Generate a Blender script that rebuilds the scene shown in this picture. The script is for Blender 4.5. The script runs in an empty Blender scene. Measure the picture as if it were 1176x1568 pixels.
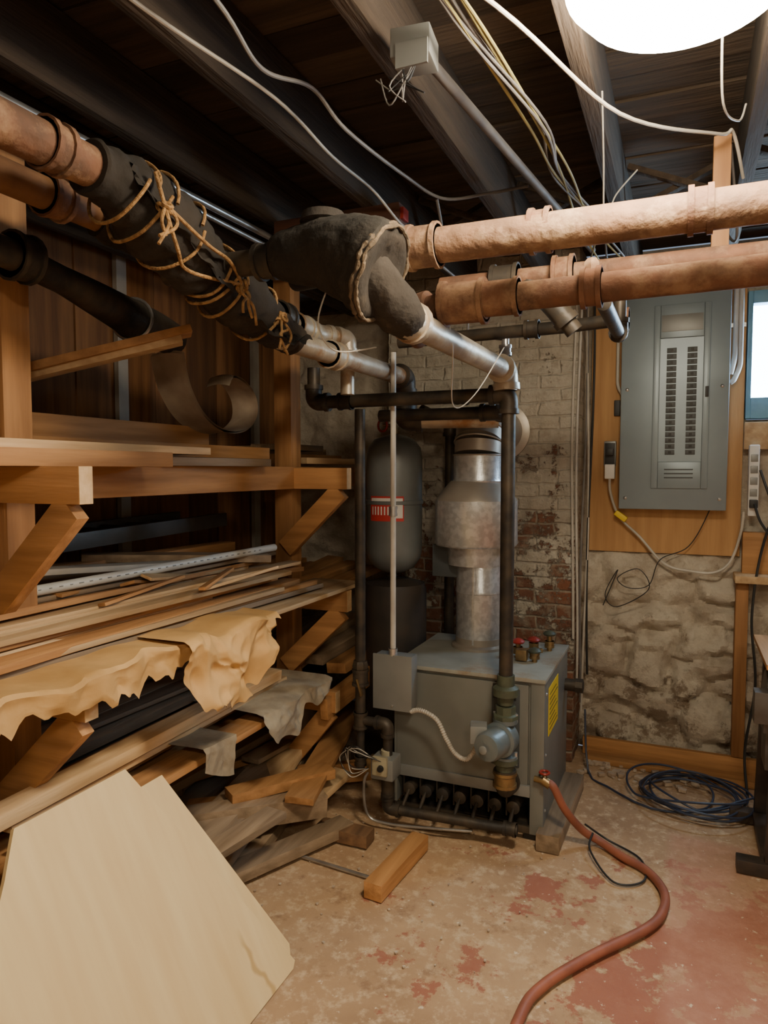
import bpy, bmesh, math, random
from mathutils import Vector, Matrix, noise
random.seed(7)
R=random.uniform
V=Vector
# ------------------------------------------------------------------ materials
def M(name,c1,c2=None,rough=.6,metal=0.,scale=6,stretch=(1,1,1),bump=.15,bscale=None,island=0.,lo=.35,hi=.65,emit=0,detail=6,c3=None,m3=(.62,.7)):
    m=bpy.data.materials.new(name); m.use_nodes=True
    nt=m.node_tree; N=nt.nodes; L=nt.links; b=N['Principled BSDF']
    b.inputs['Roughness'].default_value=rough; b.inputs['Metallic'].default_value=metal
    tc=N.new('ShaderNodeTexCoord'); mp=N.new('ShaderNodeMapping'); mp.inputs['Scale'].default_value=stretch
    vec=tc.outputs['Object']
    geo=N.new('ShaderNodeNewGeometry')
    if island>0:
        va=N.new('ShaderNodeVectorMath'); va.operation='MULTIPLY_ADD'
        cx=N.new('ShaderNodeCombineXYZ')
        for i in range(3): L.new(geo.outputs['Random Per Island'],cx.inputs[i])
        va.inputs[1].default_value=(7.3,11.1,5.7)
        L.new(cx.outputs[0],va.inputs[0]); L.new(vec,va.inputs[2]); vec=va.outputs[0]
    L.new(vec,mp.inputs['Vector'])
    n=N.new('ShaderNodeTexNoise'); n.inputs['Scale'].default_value=scale; n.inputs['Detail'].default_value=detail
    L.new(mp.outputs[0],n.inputs['Vector'])
    cr=N.new('ShaderNodeValToRGB'); cr.color_ramp.elements[0].position=lo; cr.color_ramp.elements[1].position=hi
    c2=c2 or tuple(x*.75 for x in c1)
    cr.color_ramp.elements[0].color=(*c1,1); cr.color_ramp.elements[1].color=(*c2,1)
    L.new(n.outputs['Fac'],cr.inputs[0]); col=cr.outputs[0]
    if c3:
        n3=N.new('ShaderNodeTexNoise'); n3.inputs['Scale'].default_value=scale*.45; n3.inputs['Detail'].default_value=8; n3.inputs['Roughness'].default_value=.7
        L.new(tc.outputs['Object'],n3.inputs['Vector'])
        mr=N.new('ShaderNodeMapRange'); mr.inputs[1].default_value=m3[0]; mr.inputs[2].default_value=m3[1]
        L.new(n3.outputs['Fac'],mr.inputs[0])
        mx=N.new('ShaderNodeMix'); mx.data_type='RGBA'; L.new(mr.outputs[0],mx.inputs[0]); L.new(col,mx.inputs[6]); mx.inputs[7].default_value=(*c3,1); col=mx.outputs[2]
    if island>0:
        hs=N.new('ShaderNodeHueSaturation'); mr=N.new('ShaderNodeMapRange')
        mr.inputs[3].default_value=1-island; mr.inputs[4].default_value=1+island
        L.new(geo.outputs['Random Per Island'],mr.inputs[0]); L.new(mr.outputs[0],hs.inputs['Value']); L.new(col,hs.inputs['Color']); col=hs.outputs[0]
    L.new(col,b.inputs['Base Color'])
    if bump>0:
        n2=N.new('ShaderNodeTexNoise'); n2.inputs['Scale'].default_value=bscale or scale*3; n2.inputs['Detail'].default_value=6
        L.new(mp.outputs[0],n2.inputs['Vector'])
        bp=N.new('ShaderNodeBump'); bp.inputs['Strength'].default_value=bump; bp.inputs['Distance'].default_value=.01
        L.new(n2.outputs['Fac'],bp.inputs['Height']); L.new(bp.outputs[0],b.inputs['Normal'])
    if emit:
        b.inputs['Emission Color'].default_value=(*c1,1); b.inputs['Emission Strength'].default_value=emit
    return m
def wood(name,c1,c2,ax,isl=.25,rough=.7,bump=.2):
    st=[9,9,9]; st[ax]=.7
    return M(name,c1,c2,rough=rough,scale=3,stretch=tuple(st),bump=bump,island=isl,lo=.3,hi=.7)
WC1=(.54,.28,.11); WC2=(.31,.145,.05)
wy=wood('wood_y',WC1,WC2,1); wx=wood('wood_x',WC1,WC2,0,.12); wz=wood('wood_z',(.44,.22,.085),(.26,.12,.045),2,.12)
wpale=wood('wood_pale_y',(.68,.49,.28),(.45,.28,.14),1,.35)
wdark=wood('wood_dark_y',(.22,.12,.06),(.10,.055,.03),1,.3)
wgrey=wood('wood_grey_y',(.36,.26,.17),(.19,.13,.08),1,.35)
wend=M('wood_end_grain',(.75,.52,.28),(.6,.38,.18),scale=30)
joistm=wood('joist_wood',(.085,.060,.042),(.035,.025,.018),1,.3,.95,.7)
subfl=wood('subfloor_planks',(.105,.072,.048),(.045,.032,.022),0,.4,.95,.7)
wallwood=wood('wall_plank',(.26,.12,.045),(.13,.055,.022),2,.35,.8)
black=M('black_steel_pipe',(.035,.032,.03),(.09,.07,.05),rough=.5,metal=.4,scale=14)
blackp=M('black_plastic',(.015,.015,.016),(.03,.03,.03),rough=.5)
rust=M('rust_painted_pipe',(.20,.090,.048),(.11,.058,.036),rough=.8,scale=12,bump=.8,bscale=30,c3=(.32,.19,.11),m3=(.50,.64))
rustl=M('rust_light_pipe',(.25,.135,.075),(.15,.085,.052),rough=.8,scale=12,bump=.8,bscale=30,c3=(.38,.25,.15),m3=(.50,.62))
silver=M('aluminium_painted_pipe',(.60,.54,.44),(.40,.32,.24),rough=.4,metal=.45,scale=10,bump=.25,c3=(.36,.19,.09),m3=(.54,.66))
galv=M('galvanised_steel',(.64,.66,.68),(.50,.52,.54),rough=.30,metal=.6,scale=40,bump=.10,lo=.42,hi=.58,detail=2)
galvd=M('galvanised_hood',(.48,.43,.37),(.35,.31,.26),rough=.42,metal=.5,scale=5,bump=.08)
chrome=M('conduit_metal',(.6,.6,.6),(.38,.37,.36),rough=.3,metal=.8,scale=10,bump=.03)
canvas=M('canvas_wrap',(.010,.008,.006),(.024,.018,.013),rough=.9,scale=9,bump=.8,bscale=30,c3=(.06,.042,.028),m3=(.62,.78))
canvasb=M('canvas_wrap_dusty',(.030,.022,.016),(.013,.010,.008),rough=.9,scale=7,bump=.8,bscale=25,c3=(.10,.07,.045),m3=(.6,.75))
dust=M('canvas_torn_edge',(.17,.12,.075),(.07,.05,.032),rough=1,scale=25,bump=.6)
rope=M('jute_rope',(.40,.23,.09),(.21,.11,.04),rough=.9,scale=60,bump=.6)
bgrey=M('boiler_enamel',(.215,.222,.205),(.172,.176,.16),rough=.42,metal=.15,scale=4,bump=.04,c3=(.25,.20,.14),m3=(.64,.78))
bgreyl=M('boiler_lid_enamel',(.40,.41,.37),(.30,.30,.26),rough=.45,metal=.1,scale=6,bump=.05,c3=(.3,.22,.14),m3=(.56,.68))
boxg=M('control_box_grey',(.26,.27,.265),(.2,.205,.2),rough=.4,metal=.2,scale=4,bump=.03)
green=M('valve_green',(.085,.10,.065),(.06,.065,.045),rough=.5,scale=20)
pblue=M('pump_blue_grey',(.13,.17,.19),(.19,.21,.21),rough=.4,metal=.3,scale=15)
red=M('red_handle',(.4,.035,.03),(.28,.03,.02),rough=.4)
brass=M('brass',(.38,.26,.12),(.22,.15,.08),rough=.4,metal=.8,scale=20)
tanv=M('valve_body_tan',(.42,.38,.26),(.3,.26,.17),rough=.5,scale=14)
yellow=M('yellow_label',(.85,.62,.04),(.75,.52,.03),rough=.5,bump=0)
labelw=M('white_label',(.8,.8,.78),(.7,.7,.68),rough=.5,bump=0)
labelr=M('red_label',(.6,.05,.05),(.5,.04,.04),rough=.4,bump=0)
tankm=M('tank_paint',(.19,.21,.215),(.14,.155,.16),rough=.4,metal=.1,scale=5,bump=.03,c3=(.24,.2,.15),m3=(.6,.8))
hosem=M('red_rubber_hose',(.33,.11,.065),(.24,.08,.05),rough=.55,scale=12,bump=.1)
wcable=M('white_cable',(.58,.55,.49),(.42,.39,.34),rough=.5,scale=8,bump=0)
ycable=M('yellow_cable',(.42,.37,.12),(.30,.26,.10),rough=.5,scale=8,bump=0)
gcable=M('grey_cable',(.21,.20,.19),(.13,.12,.12),rough=.6,scale=8,bump=0)
bluec=M('blue_black_cable',(.04,.055,.10),(.025,.03,.055),rough=.45,bump=0)
panelm=M('panel_grey_paint',(.25,.315,.355),(.215,.27,.31),rough=.36,metal=.2,scale=3,bump=.02)
paneld=M('panel_recess',(.07,.08,.085),(.05,.06,.065),rough=.5,bump=0)
pvc=M('white_pvc',(.72,.72,.68),(.6,.6,.56),rough=.35,scale=5,bump=.02)
LC=(1,.85,.62)
bulbm=M('lamp_diffuser',LC,LC,emit=112,bump=0)
bulb_fill=M('fill_lamp_diffuser',LC,LC,emit=80,bump=0)  # glow of the added fill lamp behind the camera
plyb=wood('plywood_backboard_mat',(.58,.34,.15),(.44,.24,.10),2,0.02,.75)
paper=M('kraft_paper',(.64,.39,.155),(.47,.27,.095),rough=.7,scale=6,bump=.3)
felt=M('grey_felt',(.38,.32,.23),(.25,.20,.14),rough=.95,scale=12,bump=.5)
crumb=M('plaster_crumbs',(.55,.46,.36),(.4,.3,.22),rough=.95,scale=14,bump=.5)

def nodes_mat(name):
    m=bpy.data.materials.new(name); m.use_nodes=True; return m,m.node_tree.nodes,m.node_tree.links,m.node_tree.nodes['Principled BSDF']
def noise_n(N,L,vec,scale,detail=8,rough=.6):
    n=N.new('ShaderNodeTexNoise'); n.inputs['Scale'].default_value=scale; n.inputs['Detail'].default_value=detail; n.inputs['Roughness'].default_value=rough
    L.new(vec,n.inputs['Vector']); return n.outputs['Fac']
def mrange(N,L,src,a,b,c=0,d=1):
    r=N.new('ShaderNodeMapRange'); r.inputs[1].default_value=a; r.inputs[2].default_value=b; r.inputs[3].default_value=c; r.inputs[4].default_value=d; L.new(src,r.inputs[0]); return r.outputs[0]
def mixc(N,L,f,a,b):
    mx=N.new('ShaderNodeMix'); mx.data_type='RGBA'; L.new(f,mx.inputs[0]) if not isinstance(f,float) else setattr(mx.inputs[0],'default_value',f)
    for s,i in ((a,6),(b,7)):
        if isinstance(s,tuple): mx.inputs[i].default_value=(*s,1)
        else: L.new(s,mx.inputs[i])
    return mx.outputs[2]
def mathn(N,L,op,a,b=0.):
    n=N.new('ShaderNodeMath'); n.operation=op
    for s,i in ((a,0),(b,1)):
        if isinstance(s,(int,float)): n.inputs[i].default_value=s
        else: L.new(s,n.inputs[i])
    return n.outputs[0]
def ply_mat():
    m=M('plywood_sheet_mat',(.84,.65,.35),(.72,.51,.25),rough=.6,scale=2.2,stretch=(1,9,1),bump=.05,lo=.25,hi=.8,detail=10)
    nt=m.node_tree;N=nt.nodes;L=nt.links;b=N['Principled BSDF']
    src=b.inputs['Base Color'].links[0].from_socket
    tc=N.new('ShaderNodeTexCoord'); sx=N.new('ShaderNodeSeparateXYZ'); L.new(tc.outputs['Object'],sx.inputs[0])
    nf=noise_n(N,L,tc.outputs['Object'],9,2,.5)
    a=mathn(N,L,'ADD',mathn(N,L,'MULTIPLY',sx.outputs[0],-.25),sx.outputs[1])
    c=mathn(N,L,'ADD',mathn(N,L,'MULTIPLY',nf,.10),a)
    e=mathn(N,L,'ABSOLUTE',mathn(N,L,'SUBTRACT',c,1.955))
    mu=mathn(N,L,'MULTIPLY',mrange(N,L,e,.004,.014,.6,0),mrange(N,L,sx.outputs[2],.14,.2,1,0))
    L.new(mixc(N,L,mu,src,(.42,.23,.06)),b.inputs['Base Color']); return m
plym=ply_mat()
def brick_mat():
    m,N,L,b=nodes_mat('painted_brick'); tc=N.new('ShaderNodeTexCoord'); o=tc.outputs['Object']
    s=N.new('ShaderNodeSeparateXYZ'); L.new(o,s.inputs[0])
    c=N.new('ShaderNodeCombineXYZ'); L.new(mathn(N,L,'ADD',s.outputs[0],s.outputs[1]),c.inputs[0]); L.new(s.outputs[2],c.inputs[1])
    wob=N.new('ShaderNodeTexNoise'); wob.inputs['Scale'].default_value=7; wob.inputs['Detail'].default_value=5; L.new(o,wob.inputs['Vector'])
    va=N.new('ShaderNodeVectorMath'); va.operation='MULTIPLY_ADD'; L.new(wob.outputs['Color'],va.inputs[0]); va.inputs[1].default_value=(.035,.035,0); L.new(c.outputs[0],va.inputs[2])
    br=N.new('ShaderNodeTexBrick'); L.new(va.outputs[0],br.inputs['Vector'])
    br.inputs['Scale'].default_value=1; br.inputs['Brick Width'].default_value=.205; br.inputs['Row Height'].default_value=.069; br.inputs['Mortar Size'].default_value=.009; br.inputs['Mortar Smooth'].default_value=.8
    br.inputs['Color1'].default_value=(.36,.15,.085,1); br.inputs['Color2'].default_value=(.22,.115,.075,1); br.inputs['Mortar'].default_value=(.46,.39,.30,1)
    bare=mixc(N,L,mrange(N,L,noise_n(N,L,o,9,10,.7),.50,.62,0,.75),br.outputs['Color'],(.46,.38,.29))
    paint=mixc(N,L,mrange(N,L,noise_n(N,L,o,3.5,10,.7),.35,.65),(.80,.75,.64),(.54,.48,.38))
    paint=mixc(N,L,mrange(N,L,noise_n(N,L,o,16,8,.7),.52,.66,0,.6),paint,(.42,.35,.26))
    paint=mixc(N,L,mrange(N,L,br.outputs['Fac'],.3,1,0,.10),paint,(.35,.30,.24))
    g=mrange(N,L,s.outputs[2],.7,1.7,-.075,.095)
    k=mathn(N,L,'ADD',noise_n(N,L,o,5.5,14,.78),g)
    mask=mrange(N,L,k,.465,.49)
    col=mixc(N,L,mask,bare,paint)
    L.new(col,b.inputs['Base Color']); b.inputs['Roughness'].default_value=.85
    h=mathn(N,L,'ADD',mathn(N,L,'MULTIPLY',br.outputs['Fac'],-.7),mathn(N,L,'MULTIPLY',noise_n(N,L,o,14,10,.7),2.8))
    h=mathn(N,L,'ADD',h,mathn(N,L,'MULTIPLY',mask,.9))
    bp=N.new('ShaderNodeBump'); bp.inputs['Strength'].default_value=.9; bp.inputs['Distance'].default_value=.017; L.new(h,bp.inputs['Height']); L.new(bp.outputs[0],b.inputs['Normal']); return m
brickm=brick_mat()
def stone_mat():
    m,N,L,b=nodes_mat('whitewashed_stone'); o=N.new('ShaderNodeTexCoord').outputs['Object']
    s=N.new('ShaderNodeSeparateXYZ'); L.new(o,s.inputs[0])
    c=mixc(N,L,mrange(N,L,noise_n(N,L,o,4),.35,.65),(.76,.70,.58),(.58,.50,.40))
    c=mixc(N,L,mrange(N,L,noise_n(N,L,o,12,10,.72),.48,.66,0,.8),c,(.44,.36,.26))
    k=mathn(N,L,'ADD',noise_n(N,L,o,5,14,.78),mrange(N,L,s.outputs[2],.1,1.1,.06,-.09))
    c=mixc(N,L,mrange(N,L,k,.555,.61,0,.85),c,(.25,.175,.115))
    L.new(c,b.inputs['Base Color']); b.inputs['Roughness'].default_value=.9
    bp=N.new('ShaderNodeBump'); bp.inputs['Strength'].default_value=1.; bp.inputs['Distance'].default_value=.035; L.new(noise_n(N,L,o,11,14,.7),bp.inputs['Height']); L.new(bp.outputs[0],b.inputs['Normal']); return m
stonem=stone_mat()
def floor_mat():
    m,N,L,b=nodes_mat('concrete_floor'); o=N.new('ShaderNodeTexCoord').outputs['Object']
    s=N.new('ShaderNodeSeparateXYZ'); L.new(o,s.inputs[0])
    c=mixc(N,L,mrange(N,L,noise_n(N,L,o,2.2),.35,.65),(.52,.345,.20),(.36,.225,.13))
    c=mixc(N,L,mrange(N,L,noise_n(N,L,o,20,12,.75),.5,.64),c,(.62,.46,.30))
    c=mixc(N,L,mrange(N,L,noise_n(N,L,o,8,12,.75),.55,.66,0,.75),c,(.26,.15,.09))
    xg=mrange(N,L,s.outputs[0],-1.1,.25,-.085,.09)
    yg=mrange(N,L,s.outputs[1],2.6,3.2,0,-.25)
    k=mathn(N,L,'ADD',mathn(N,L,'ADD',noise_n(N,L,o,3.3,14,.72),xg),yg)
    c=mixc(N,L,mrange(N,L,k,.53,.555,0,.85),c,(.34,.11,.07))
    wn=mrange(N,L,noise_n(N,L,o,5,10,.7),.35,.6,.2,.7)
    wash=mathn(N,L,'MULTIPLY',mathn(N,L,'MULTIPLY',mrange(N,L,s.outputs[0],-.04,0.),mrange(N,L,s.outputs[1],3.1,3.05,0,1)),wn)
    c=mixc(N,L,wash,c,(.52,.27,.19))
    c=mixc(N,L,mrange(N,L,noise_n(N,L,o,30,5,.7),.64,.68),c,(.68,.57,.43))
    L.new(c,b.inputs['Base Color']); L.new(mrange(N,L,noise_n(N,L,o,4),.3,.7,.6,.9),b.inputs['Roughness'])
    bp=N.new('ShaderNodeBump'); bp.inputs['Strength'].default_value=.6; bp.inputs['Distance'].default_value=.012; L.new(noise_n(N,L,o,14,12,.72),bp.inputs['Height']); L.new(bp.outputs[0],b.inputs['Normal']); return m
floorm=floor_mat()
glassm,N_,L_,b_=nodes_mat('window_frosted_glass'); b_.inputs['Base Color'].default_value=(.75,.87,1,1); b_.inputs['Roughness'].default_value=.6; b_.inputs['Emission Color'].default_value=(.55,.8,1,1); b_.inputs['Emission Strength'].default_value=26
bluef=M('window_frame_blue',(.16,.36,.52),(.12,.29,.44),rough=.5,scale=10)
# ------------------------------------------------------------------ geometry kit
def frame(d):
    d=d.normalized(); u=V((0,0,1)) if abs(d.z)<.95 else V((1,0,0))
    x=d.cross(u).normalized(); y=x.cross(d).normalized(); return d,x,y
def smooth_path(P,n=8):
    P=[V(p) for p in P]; Q=[]
    for i in range(len(P)-1):
        a=P[max(i-1,0)];b=P[i];c=P[i+1];d=P[min(i+2,len(P)-1)]
        for k in range(n):
            t=k/n; Q.append(.5*((2*b)+(c-a)*t+(2*a-5*b+4*c-d)*t*t+(3*b-a-3*c+d)*t**3))
    Q.append(P[-1]); return Q
def fillet(P,f):
    P=[V(p) for p in P]; Q=[P[0]]
    for i in range(1,len(P)-1):
        a=(P[i-1]-P[i]); b=(P[i+1]-P[i]); r=min(f,a.length*.49,b.length*.49)
        s=P[i]+a.normalized()*r; e=P[i]+b.normalized()*r
        for k in range(7):
            t=k/6; Q.append((1-t)**2*s+2*t*(1-t)*P[i]+t*t*e)
    Q.append(P[-1]); return Q
class G:
    def __init__(s,name): s.name=name; s.bm=bmesh.new(); s.mats=[]
    def mi(s,m):
        if m not in s.mats: s.mats.append(m)
        return s.mats.index(m)
    def face(s,vs,m,sm=False):
        try: f=s.bm.faces.new(vs)
        except ValueError: return
        f.material_index=s.mi(m); f.smooth=sm; return f
    def box(s,c,size,m,rot=None,bev=0):
        c=V(c); h=V(size)/2; vs=[]
        for x in (-1,1):
            for y in (-1,1):
                for z in (-1,1):
                    p=V((x*h.x,y*h.y,z*h.z))
                    if rot is not None: p=rot@p
                    vs.append(s.bm.verts.new(c+p))
        fs=[s.face([vs[i] for i in q],m) for q in ((0,1,3,2),(4,6,7,5),(0,4,5,1),(2,3,7,6),(0,2,6,4),(1,5,7,3))]
        if bev>0:
            es={e for f in fs for e in f.edges}
            r=bmesh.ops.bevel(s.bm,geom=list(es),offset=bev,segments=2,profile=.6,affect='EDGES',clamp_overlap=True)
            for f in r['faces']: f.material_index=s.mi(m)
    def bx(s,x0,x1,y0,y1,z0,z1,m,bev=0): s.box(((x0+x1)/2,(y0+y1)/2,(z0+z1)/2),(abs(x1-x0),abs(y1-y0),abs(z1-z0)),m,None,bev)
    def board(s,p0,p1,w,h,m,roll=0,bev=.002):
        p0=V(p0);p1=V(p1);d,x,y=frame(p1-p0)
        rot=Matrix((d,x,y)).transposed()@Matrix.Rotation(roll,3,'X')
        s.box((p0+p1)/2,((p1-p0).length,w,h),m,rot,bev)
    def tube(s,P,r,m,seg=12,caps=True,sm=True,jit=0,jf=14):
        P=[V(p) for p in P]; n=len(P)
        rr=r if isinstance(r,(list,tuple)) else [r]*n
        d,x,y=frame(P[1]-P[0]); rings=[]
        for i in range(n):
            t=(P[min(i+1,n-1)]-P[max(i-1,0)])
            if t.length<1e-7: t=d
            t=t.normalized(); x=(x-t*x.dot(t)).normalized(); y=t.cross(x)
            ring=[]
            for k in range(seg):
                a=2*math.pi*k/seg; q=P[i]+(x*math.cos(a)+y*math.sin(a))*rr[i]
                if jit: q=P[i]+(q-P[i])*(1+jit*noise.noise(q*jf)+jit*.7*(abs(noise.noise(q*jf*2.6))-.25))
                ring.append(s.bm.verts.new(q))
            rings.append(ring)
        for i in range(n-1):
            for k in range(seg): s.face([rings[i][k],rings[i][(k+1)%seg],rings[i+1][(k+1)%seg],rings[i+1][k]],m,sm)
        if caps: s.face(rings[0][::-1],m); s.face(rings[-1],m)
    def cyl(s,p0,p1,r,m,seg=20,r1=None): s.tube([p0,p1],[r,r if r1 is None else r1],m,seg)
    def lathe(s,c,ax,prof,m,seg=32):
        c=V(c); d,x,y=frame(V(ax)); rings=[]
        for r,h in prof: rings.append([s.bm.verts.new(c+d*h+(x*math.cos(2*math.pi*k/seg)+y*math.sin(2*math.pi*k/seg))*max(r,1e-4)) for k in range(seg)])
        for i in range(len(prof)-1):
            for k in range(seg): s.face([rings[i][k],rings[i][(k+1)%seg],rings[i+1][(k+1)%seg],rings[i+1][k]],m,True)
        s.face(rings[0][::-1],m); s.face(rings[-1],m)
    def ring(s,c,ax,R0,r,m,seg=28,sg2=8):
        c=V(c); d,x,y=frame(V(ax)); P=[c+(x*math.cos(2*math.pi*k/seg)+y*math.sin(2*math.pi*k/seg))*R0 for k in range(seg+1)]
        s.tube(P,r,m,sg2,False)
    def grid(s,f,nu,nv,m,sm=True,skip=None):
        vs=[[s.bm.verts.new(f(i/nu,j/nv)) for j in range(nv+1)] for i in range(nu+1)]
        for i in range(nu):
            for j in range(nv):
                if skip and skip((i+.5)/nu,(j+.5)/nv): continue
                s.face([vs[i][j],vs[i+1][j],vs[i+1][j+1],vs[i][j+1]],m,sm)
    def prism(s,pts,t,m):
        t=V(t); a=[s.bm.verts.new(V(p)) for p in pts]; b=[s.bm.verts.new(V(p)+t) for p in pts]
        s.face(a,m); s.face(b[::-1],m); n=len(pts)
        for i in range(n): s.face([a[i],b[i],b[(i+1)%n],a[(i+1)%n]],m)
    def pipe(s,P,r,m,f=None,fit=True,fm=None,seg=16,k=1.3):
        f=f or r*2.0; Q=fillet(P,f); s.tube(Q,r,m,seg)
        if fit:
            P=[V(p) for p in P]
            for i in range(1,len(P)-1):
                a=(P[i-1]-P[i]).normalized(); b=(P[i+1]-P[i]).normalized()
                s.tube(fillet([P[i]+a*f*1.15,P[i],P[i]+b*f*1.15],f),r*k,fm or m,seg)
                for q in (a,b): s.cyl(P[i]+q*f*1.0,P[i]+q*(f*1.0+r*.7),r*k*1.13,fm or m,seg)
    def coup(s,p,ax,r,l,m,seg=16):
        ax=V(ax).normalized(); p=V(p)
        s.cyl(p-ax*l/2,p+ax*l/2,r,m,seg); s.cyl(p-ax*l/2,p-ax*(l/2-.012),r*1.12,m,seg); s.cyl(p+ax*(l/2-.012),p+ax*l/2,r*1.12,m,seg)
    def done(s,recalc=True):
        if recalc: bmesh.ops.recalc_face_normals(s.bm,faces=s.bm.faces)
        me=bpy.data.meshes.new(s.name); s.bm.to_mesh(me); s.bm.free()
        for m in s.mats: me.materials.append(m)
        try: me.set_sharp_from_angle(angle=math.radians(40))
        except Exception: pass
        o=bpy.data.objects.new(s.name,me); bpy.context.scene.collection.objects.link(o); return o
# ------------------------------------------------------------------ room shell
XL,XR,YB,YF,ZC=-2.35,2.2,3.9,-1.6,2.62
g=G('floor'); g.grid(lambda u,v:V((XL+(XR-XL)*u,YF+(YB-YF)*v,.006*noise.noise(V((u*9,v*9,0)))-.004)),60,70,floorm); g.done()
g=G('wall_left'); 
y=YF; i=0
while y<YB-.01:
    w=min(.24,YB-y); g.bx(XL-.04,XL+R(-.006,.004),y+.003,y+w-.003,0,ZC,wallwood,.002); y+=w
g.bx(XL-.08,XL-.03,YF,YB,0,ZC,wdark)
g.done()
batt=M('batten_grey',(.40,.37,.32),(.3,.27,.23))
g=G('trim_1')
for y in (1.55,2.48,3.55): g.bx(XL+.006,XL+.03,y-.03,y+.03,0,ZC,batt)
g.done()
HX0,HX1,HZ0,HZ1=.268,.86,1.75,2.36
def wb(u,v):
    x=XL+(XR-XL)*u; z=ZC*v
    d=0
    p=V((x*3.2+.5*noise.noise(V((x*3,z*3,0))),z*4.4+.5*noise.noise(V((x*3,z*3,9))),1.3)); ds,_=noise.voronoi(p)
    amp=max(0,min(1,(1.12-z)/.12)) if x>-.5 else .4
    d=amp*(min(ds[1]-ds[0],.30)*.20+.07*noise.noise(V((x*4,z*5,0)))+.045*noise.noise(V((x*10,z*12,3)))+.024*noise.noise(V((x*26,z*26,3))))+.003*noise.noise(V((x*8,z*8,5)))
    if z<1.07 and x>-.5: d+=.012
    return V((x,YB-max(min(d,.09),-.02)+.02,z))
g=G('wall_back'); g.grid(wb,260,150,stonem,skip=lambda u,v: HX0<XL+(XR-XL)*u<HX1 and HZ0<ZC*v<HZ1); g.done()
g=G('wall_right'); g.bx(XR,XR+.1,YF,YB,0,ZC,stonem); g.done()
g=G('wall_front'); g.bx(XL,XR,YF-.1,YF,0,ZC,stonem); g.done()
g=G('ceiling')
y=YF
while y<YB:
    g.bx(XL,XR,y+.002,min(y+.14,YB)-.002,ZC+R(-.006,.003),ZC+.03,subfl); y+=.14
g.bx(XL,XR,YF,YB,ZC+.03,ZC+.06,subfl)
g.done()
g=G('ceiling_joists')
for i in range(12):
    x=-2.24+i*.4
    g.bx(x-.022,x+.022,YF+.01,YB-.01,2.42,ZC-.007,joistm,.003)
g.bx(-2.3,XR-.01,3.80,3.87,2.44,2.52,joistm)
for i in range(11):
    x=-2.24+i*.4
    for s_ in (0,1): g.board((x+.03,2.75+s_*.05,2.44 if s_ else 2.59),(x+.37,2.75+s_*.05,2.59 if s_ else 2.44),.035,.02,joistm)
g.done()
g=G('ceiling_cross_beam'); g.bx(-1.42,-.92,2.30,2.38,2.35,2.42,wood('beam_red',(.13,.05,.028),(.07,.032,.02),0,.1),.004); g.bx(-.925,-.908,2.31,2.36,2.365,2.405,red,.002); g.done()
g=G('chimney_breast')
def chf(u,v):
    x=-1.52+1.023*u; z=ZC*v; return V((x,3.65-.010*noise.noise(V((x*12,z*16,0)))-.016*noise.noise(V((x*4,z*4,7))),z))
g.grid(chf,80,170,brickm)
def chs(u,v):
    y=3.65+.27*u; z=ZC*v; x=-.497
    return V((x+(.006*noise.noise(V((y*12,z*16,3))) if u>0 else 0),y-((.010*noise.noise(V((x*12,z*16,0)))+.016*noise.noise(V((x*4,z*4,7)))) if u==0 else 0),z))
g.grid(chs,16,170,brickm); g.bx(-1.52,-1.50,3.66,3.92,0,ZC,brickm)
g.done()
g=G('baseboard_back'); g.board((-.46,3.79,.05),(.9,3.79,.05),.03,.09,wx); g.board((-.43,3.72,.015),(.5,3.70,.015),.09,.03,wx); g.done()
g=G('window_1')
t=.022
for a in ((HX0,HX0+t,HZ0,HZ1),(HX1-t,HX1,HZ0,HZ1),(HX0+t,HX1-t,HZ0,HZ0+.10),(HX0+t,HX1-t,HZ1-.06,HZ1),((HX0+HX1)/2-.015,(HX0+HX1)/2+.015,HZ0+.10,HZ1-.06)): g.bx(a[0],a[1],3.86,3.95,a[2],a[3],bluef,.003)
g.bx(HX0+.02,HX1-.02,3.93,3.935,HZ0+.04,HZ1-.04,glassm)
g.done()
g=G('window_sill_board'); g.bx(.265,1.0,3.82,3.88,1.60,1.73,wpale,.004); g.done()
# ------------------------------------------------------------------ electrical
g=G('plywood_backboard'); g.bx(-.455,.262,3.865,3.885,1.075,2.43,plyb,.002); g.done()
g=G('electrical_panel')
g.bx(-.285,.175,3.763,3.865,1.32,2.405,panelm,.006)
g.bx(-.300,.190,3.745,3.762,1.305,2.415,panelm,.006)
x0,x1,z0,z1=-.150,.105,1.41,2.30
for a in ((x0,x0+.03,z0,z1),(x1-.03,x1,z0,z1),(x0+.03,x1-.03,z0,z0+.13),(x0+.03,x1-.03,z1-.16,z1)): g.bx(a[0],a[1],3.732,3.747,a[2],a[3],panelm,.004)
g.bx(x0+.031,x1-.031,3.741,3.7445,z0+.131,z1-.161,panelm)
g.bx(-.115,.07,3.729,3.7315,2.17,2.25,boxg,.001)
for c in (-.067,.025):
    g.bx(c-.034,c+.034,3.738,3.7405,1.56,2.10,panelm)
    for i in range(18):
        z=1.575+i*.029
        g.bx(c-.022,c+.022,3.733,3.7375,z,z+.024,paneld,.001)
        g.bx(c-.007,c+.007,3.727,3.7325,z+.006,z+.018,blackp)
for z in (1.46,1.48,1.50): g.bx(-.09,.04,3.729,3.7315,z,z+.006,paneld)
for sx in (-.27,.16):
    for z in (1.36,1.9,2.37): g.lathe((sx,3.746,z),(0,-1,0),[(.009,0),(.009,.003),(.004,.006)],chrome,12)
g.bx(.085,.10,3.722,3.7315,1.85,1.90,blackp,.002)
g.done()
def cable(name,P,r,m,n=8,seg=8):
    g=G(name); g.tube(smooth_path(P,n),r,m,seg); return g.done()
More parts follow.
